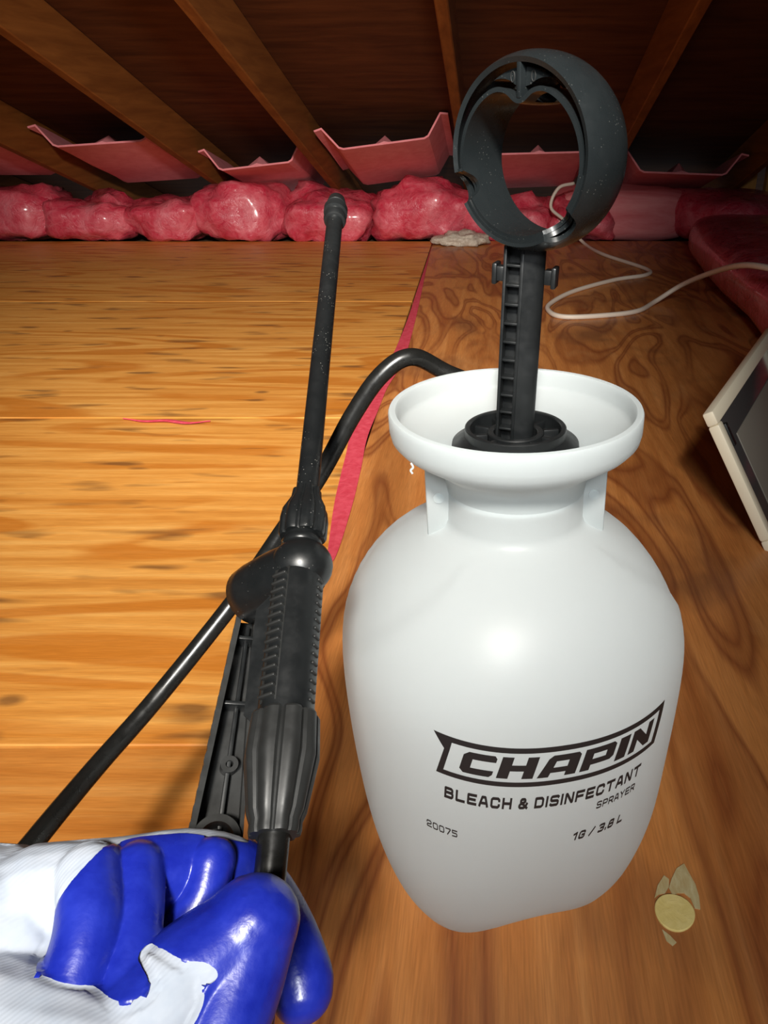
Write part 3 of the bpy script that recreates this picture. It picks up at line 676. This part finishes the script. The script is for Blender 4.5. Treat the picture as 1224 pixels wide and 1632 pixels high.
def is_blue(f):
    c = f.calc_center_median(); x, y = PJ(c); nv = f.normal.dot((CAM-c).normalized())
    if x > 395: return True
    return inside(x, y, BLUE) and (nv > -.35 or x > 330)
hb.faces.index_update(); hb.faces.ensure_lookup_table()
cls = [is_blue(f) for f in hb.faces]; nbr = [[g2.index for e in f.edges for g2 in e.link_faces if g2 is not f] for f in hb.faces]
for _ in range(12): cls = [(sum(cls[q] for q in nb_)+cls[k]) > (len(nb_)+1)/2 for k, nb_ in enumerate(nbr)]
kn = [k for k, c in enumerate(cls) if not c]; bl_ = [k for k, c in enumerate(cls) if c]
PERS = empty('person', U(-260, 1760, .178), 'hand in a blue rubber-dipped white knit glove pinching the black hose', 'person')
def subset(idx, name, m, solid, lift=None):
    nb = hb.copy(); nb.faces.ensure_lookup_table(); keep = set(idx)
    bmesh.ops.delete(nb, geom=[f for f in nb.faces if f.index not in keep], context='FACES')
    for _ in range(40):
        mv = {}
        for v in nb.verts:
            if v.is_boundary:
                q = [e.other_vert(v).co for e in v.link_edges if e.is_boundary]
                if len(q) == 2: mv[v] = v.co*.5+(q[0]+q[1])*.25
        for v, c in mv.items(): v.co = c
    nb.normal_update()
    for v in nb.verts:
        d = solid
        if lift: d += lift(v)
        v.co += v.normal*d
    return obj(name, nb, m, PERS, sharp=0)
def lift(v):
    x, y = PJ(v.co)
    if v.normal.dot((CAM-v.co).normalized()) < .1: return 0
    return .0007*noise.noise(v.co*75)+.0004*noise.noise(v.co*160)
hb.faces.ensure_lookup_table()
hb.verts.index_update(); BV = {v.index for k in bl_ for v in hb.faces[k].verts}
for _ in range(3): BV = {w_.index for v in hb.verts if v.index in BV for e in v.link_edges for w_ in e.verts}
subset(range(len(hb.faces)), 'knit_back', M['knit'], 0, lambda v: 0 if v.index in BV else lift(v))
subset(bl_, 'rubber_coating', M['blue'], .0008)
hb.free()

# ------------------------------------------------------------------ small things on the floor
b = NB()
cpts = [UY(915, 292, 3.06), UY(890, 300, 3.04), UY(878, 330, 3.03), UY(900, 352, 3.04), UZ(930, 387, .006), UZ(960, 405, .006), UZ(1028, 428, .006), UZ(1030, 438, .006), UZ(980, 446, .006), UZ(915, 464, .006), UZ(877, 484, .006), UZ(876, 497, .006), UZ(900, 505, .006), UZ(960, 503, .006), UZ(1015, 496, .006), UZ(1045, 480, .010), UZ(1085, 455, .05), UZ(1130, 436, .11), UZ(1180, 423, .165), UZ(1230, 428, .178), UZ(1300, 445, .172)]
add_tube(b, catmull(cpts, 8), .0062, 10); o = obj('power_cord', fixn(b), M['cord'], sharp=0); tag(o, 'thin off-white cord looping across the dark plywood onto the pink insulation', 'cord')
# pink film strip in the seam
def ribbon(pts, hwid, m, name, z=.0015, parent=None):
    b = NB(); P = catmull([UZ(x, y, z) for x, y in pts], 8); n = len(P); rows = []
    for i, p in enumerate(P):
        t = (P[min(i+1, n-1)]-P[max(i-1, 0)]).normalized(); s = t.cross(Vector((0, 0, 1))).normalized()
        wv = hwid*max(.06, sin(pi*(i+.3)/n))*(.9+.25*noise.noise((i*.1, 3, hwid*99)))
        zz = .004*abs(noise.noise((i*.3, 7, 1)))
        rows.append([p-s*wv, p+Vector((0, 0, .0012)), p+s*wv, p+Vector((0, 0, -.001))])
    add_grid(b, rows, closed_u=True, caps=True); return obj(name, fixn(b), m, parent, smooth=False)
o = ribbon([(688, 392), (672, 450), (655, 512), (632, 575), (600, 625), (576, 680), (562, 740), (548, 800), (530, 880), (522, 900)], .018, M['strip'], 'film_strip'); tag(o, 'narrow torn strip of pink plastic film caught in the long floor seam', 'plastic strip')
o = ribbon([(196, 667), (230, 671), (265, 670), (300, 674), (335, 671)], .006, M['strip'], 'film_scrap'); tag(o, 'small pink film scrap stuck in the cross seam of the pale plywood', 'plastic scrap')
# filled hole
pc = UZ(1075, 1455); PL = empty('hole_plug', pc, 'round yellow filler plug with dry putty smears in the floor by the sprayer', 'plug')
b = NB(); add_lathe(b, [(.0004, -.004), (.0122, -.004), (.0122, .0010), (.0117, .0014), (.0004, .0015)], Matrix.Translation(pc), 40, lambda a, z: 1+.02*sin(3*a+1)); obj('plug_disc', fixn(b), M['putty'], PL)
def smear(P, h=.0007):
    b = NB(); add_prism(b, [(UZ(x, y).x, UZ(x, y).y) for x, y in P], I4, 0, h); obj('putty_smear', fixn(b), M['smear'], PL, smooth=False)
smear([(1070,1402), (1078,1385), (1090,1377), (1098,1392), (1108,1410), (1114,1430), (1116,1450), (1107,1448), (1100,1432), (1090,1424), (1080,1424), (1072,1428), (1066,1416)])
smear([(1048,1412), (1058,1396), (1066,1402), (1066,1414), (1060,1424), (1050,1426), (1043,1432)])
smear([(1055,1482), (1068,1492), (1078,1503), (1072,1508), (1062,1500)])
# framed panel at the right picture edge
K = U(1135, 655, .80); A1 = U(1224, 530, 1.0937)-K; A2 = U(1224, 850, .830)-K
e1 = A1.normalized(); e2 = (A2-e1*A2.dot(e1)).normalized(); nrm = e1.cross(e2).normalized()
if nrm.dot(CAM-K) < 0: nrm = -nrm
ht = K.z/(-e2.z)-.001; wdt = .42
FR = Matrix((e1, e2, nrm)).transposed().to_4x4(); FR.translation = K
fe = empty('framed_panel', K+e2*ht+e1*.1, 'cream-framed dark glass panel standing on the floor at the right picture edge', 'panel')
fw = .0165
def bar(c, s, nm, m='frame', parent=fe, bev=.0025):
    b = NB(); add_box(b, FR, c, s, bev); return obj(nm, b, M[m], parent)
bar((wdt/2, fw/2, -.006), (wdt, fw, .013), 'frame_bar'); bar((wdt/2, ht-fw/2, -.006), (wdt, fw, .013), 'frame_bar')
bar((fw/2, ht/2, -.006), (fw, ht-2*fw, .013), 'frame_bar'); bar((wdt-fw/2, ht/2, -.006), (fw, ht-2*fw, .013), 'frame_bar')
bar((fw+.002, ht/2+.012, -.006), (.005, ht-2*fw-.05, .010), 'glazing_bead')
gp_ = bar((wdt/2, ht/2, -.009), (wdt-2*fw+.002, ht-2*fw+.002, .004), 'glass_pane', 'glass', bev=.0004)
bar((wdt/2+.012, ht/2+.008, -.0068), (wdt-2*fw-.075, ht-2*fw-.05, .002), 'inner_panel', 'panel', bev=.0004)
la = bar((fw+.005, fw+.020, -.003), (.008, .028, .010), 'latch', 'black', bev=.0012)
b = NB(); add_sphere(b, MX(FR @ Vector((fw+.0055, fw+.010, 0)), FR.to_3x3()), .0026, 12, 8); obj('latch_screw', fixn(b), M['metal'], la)
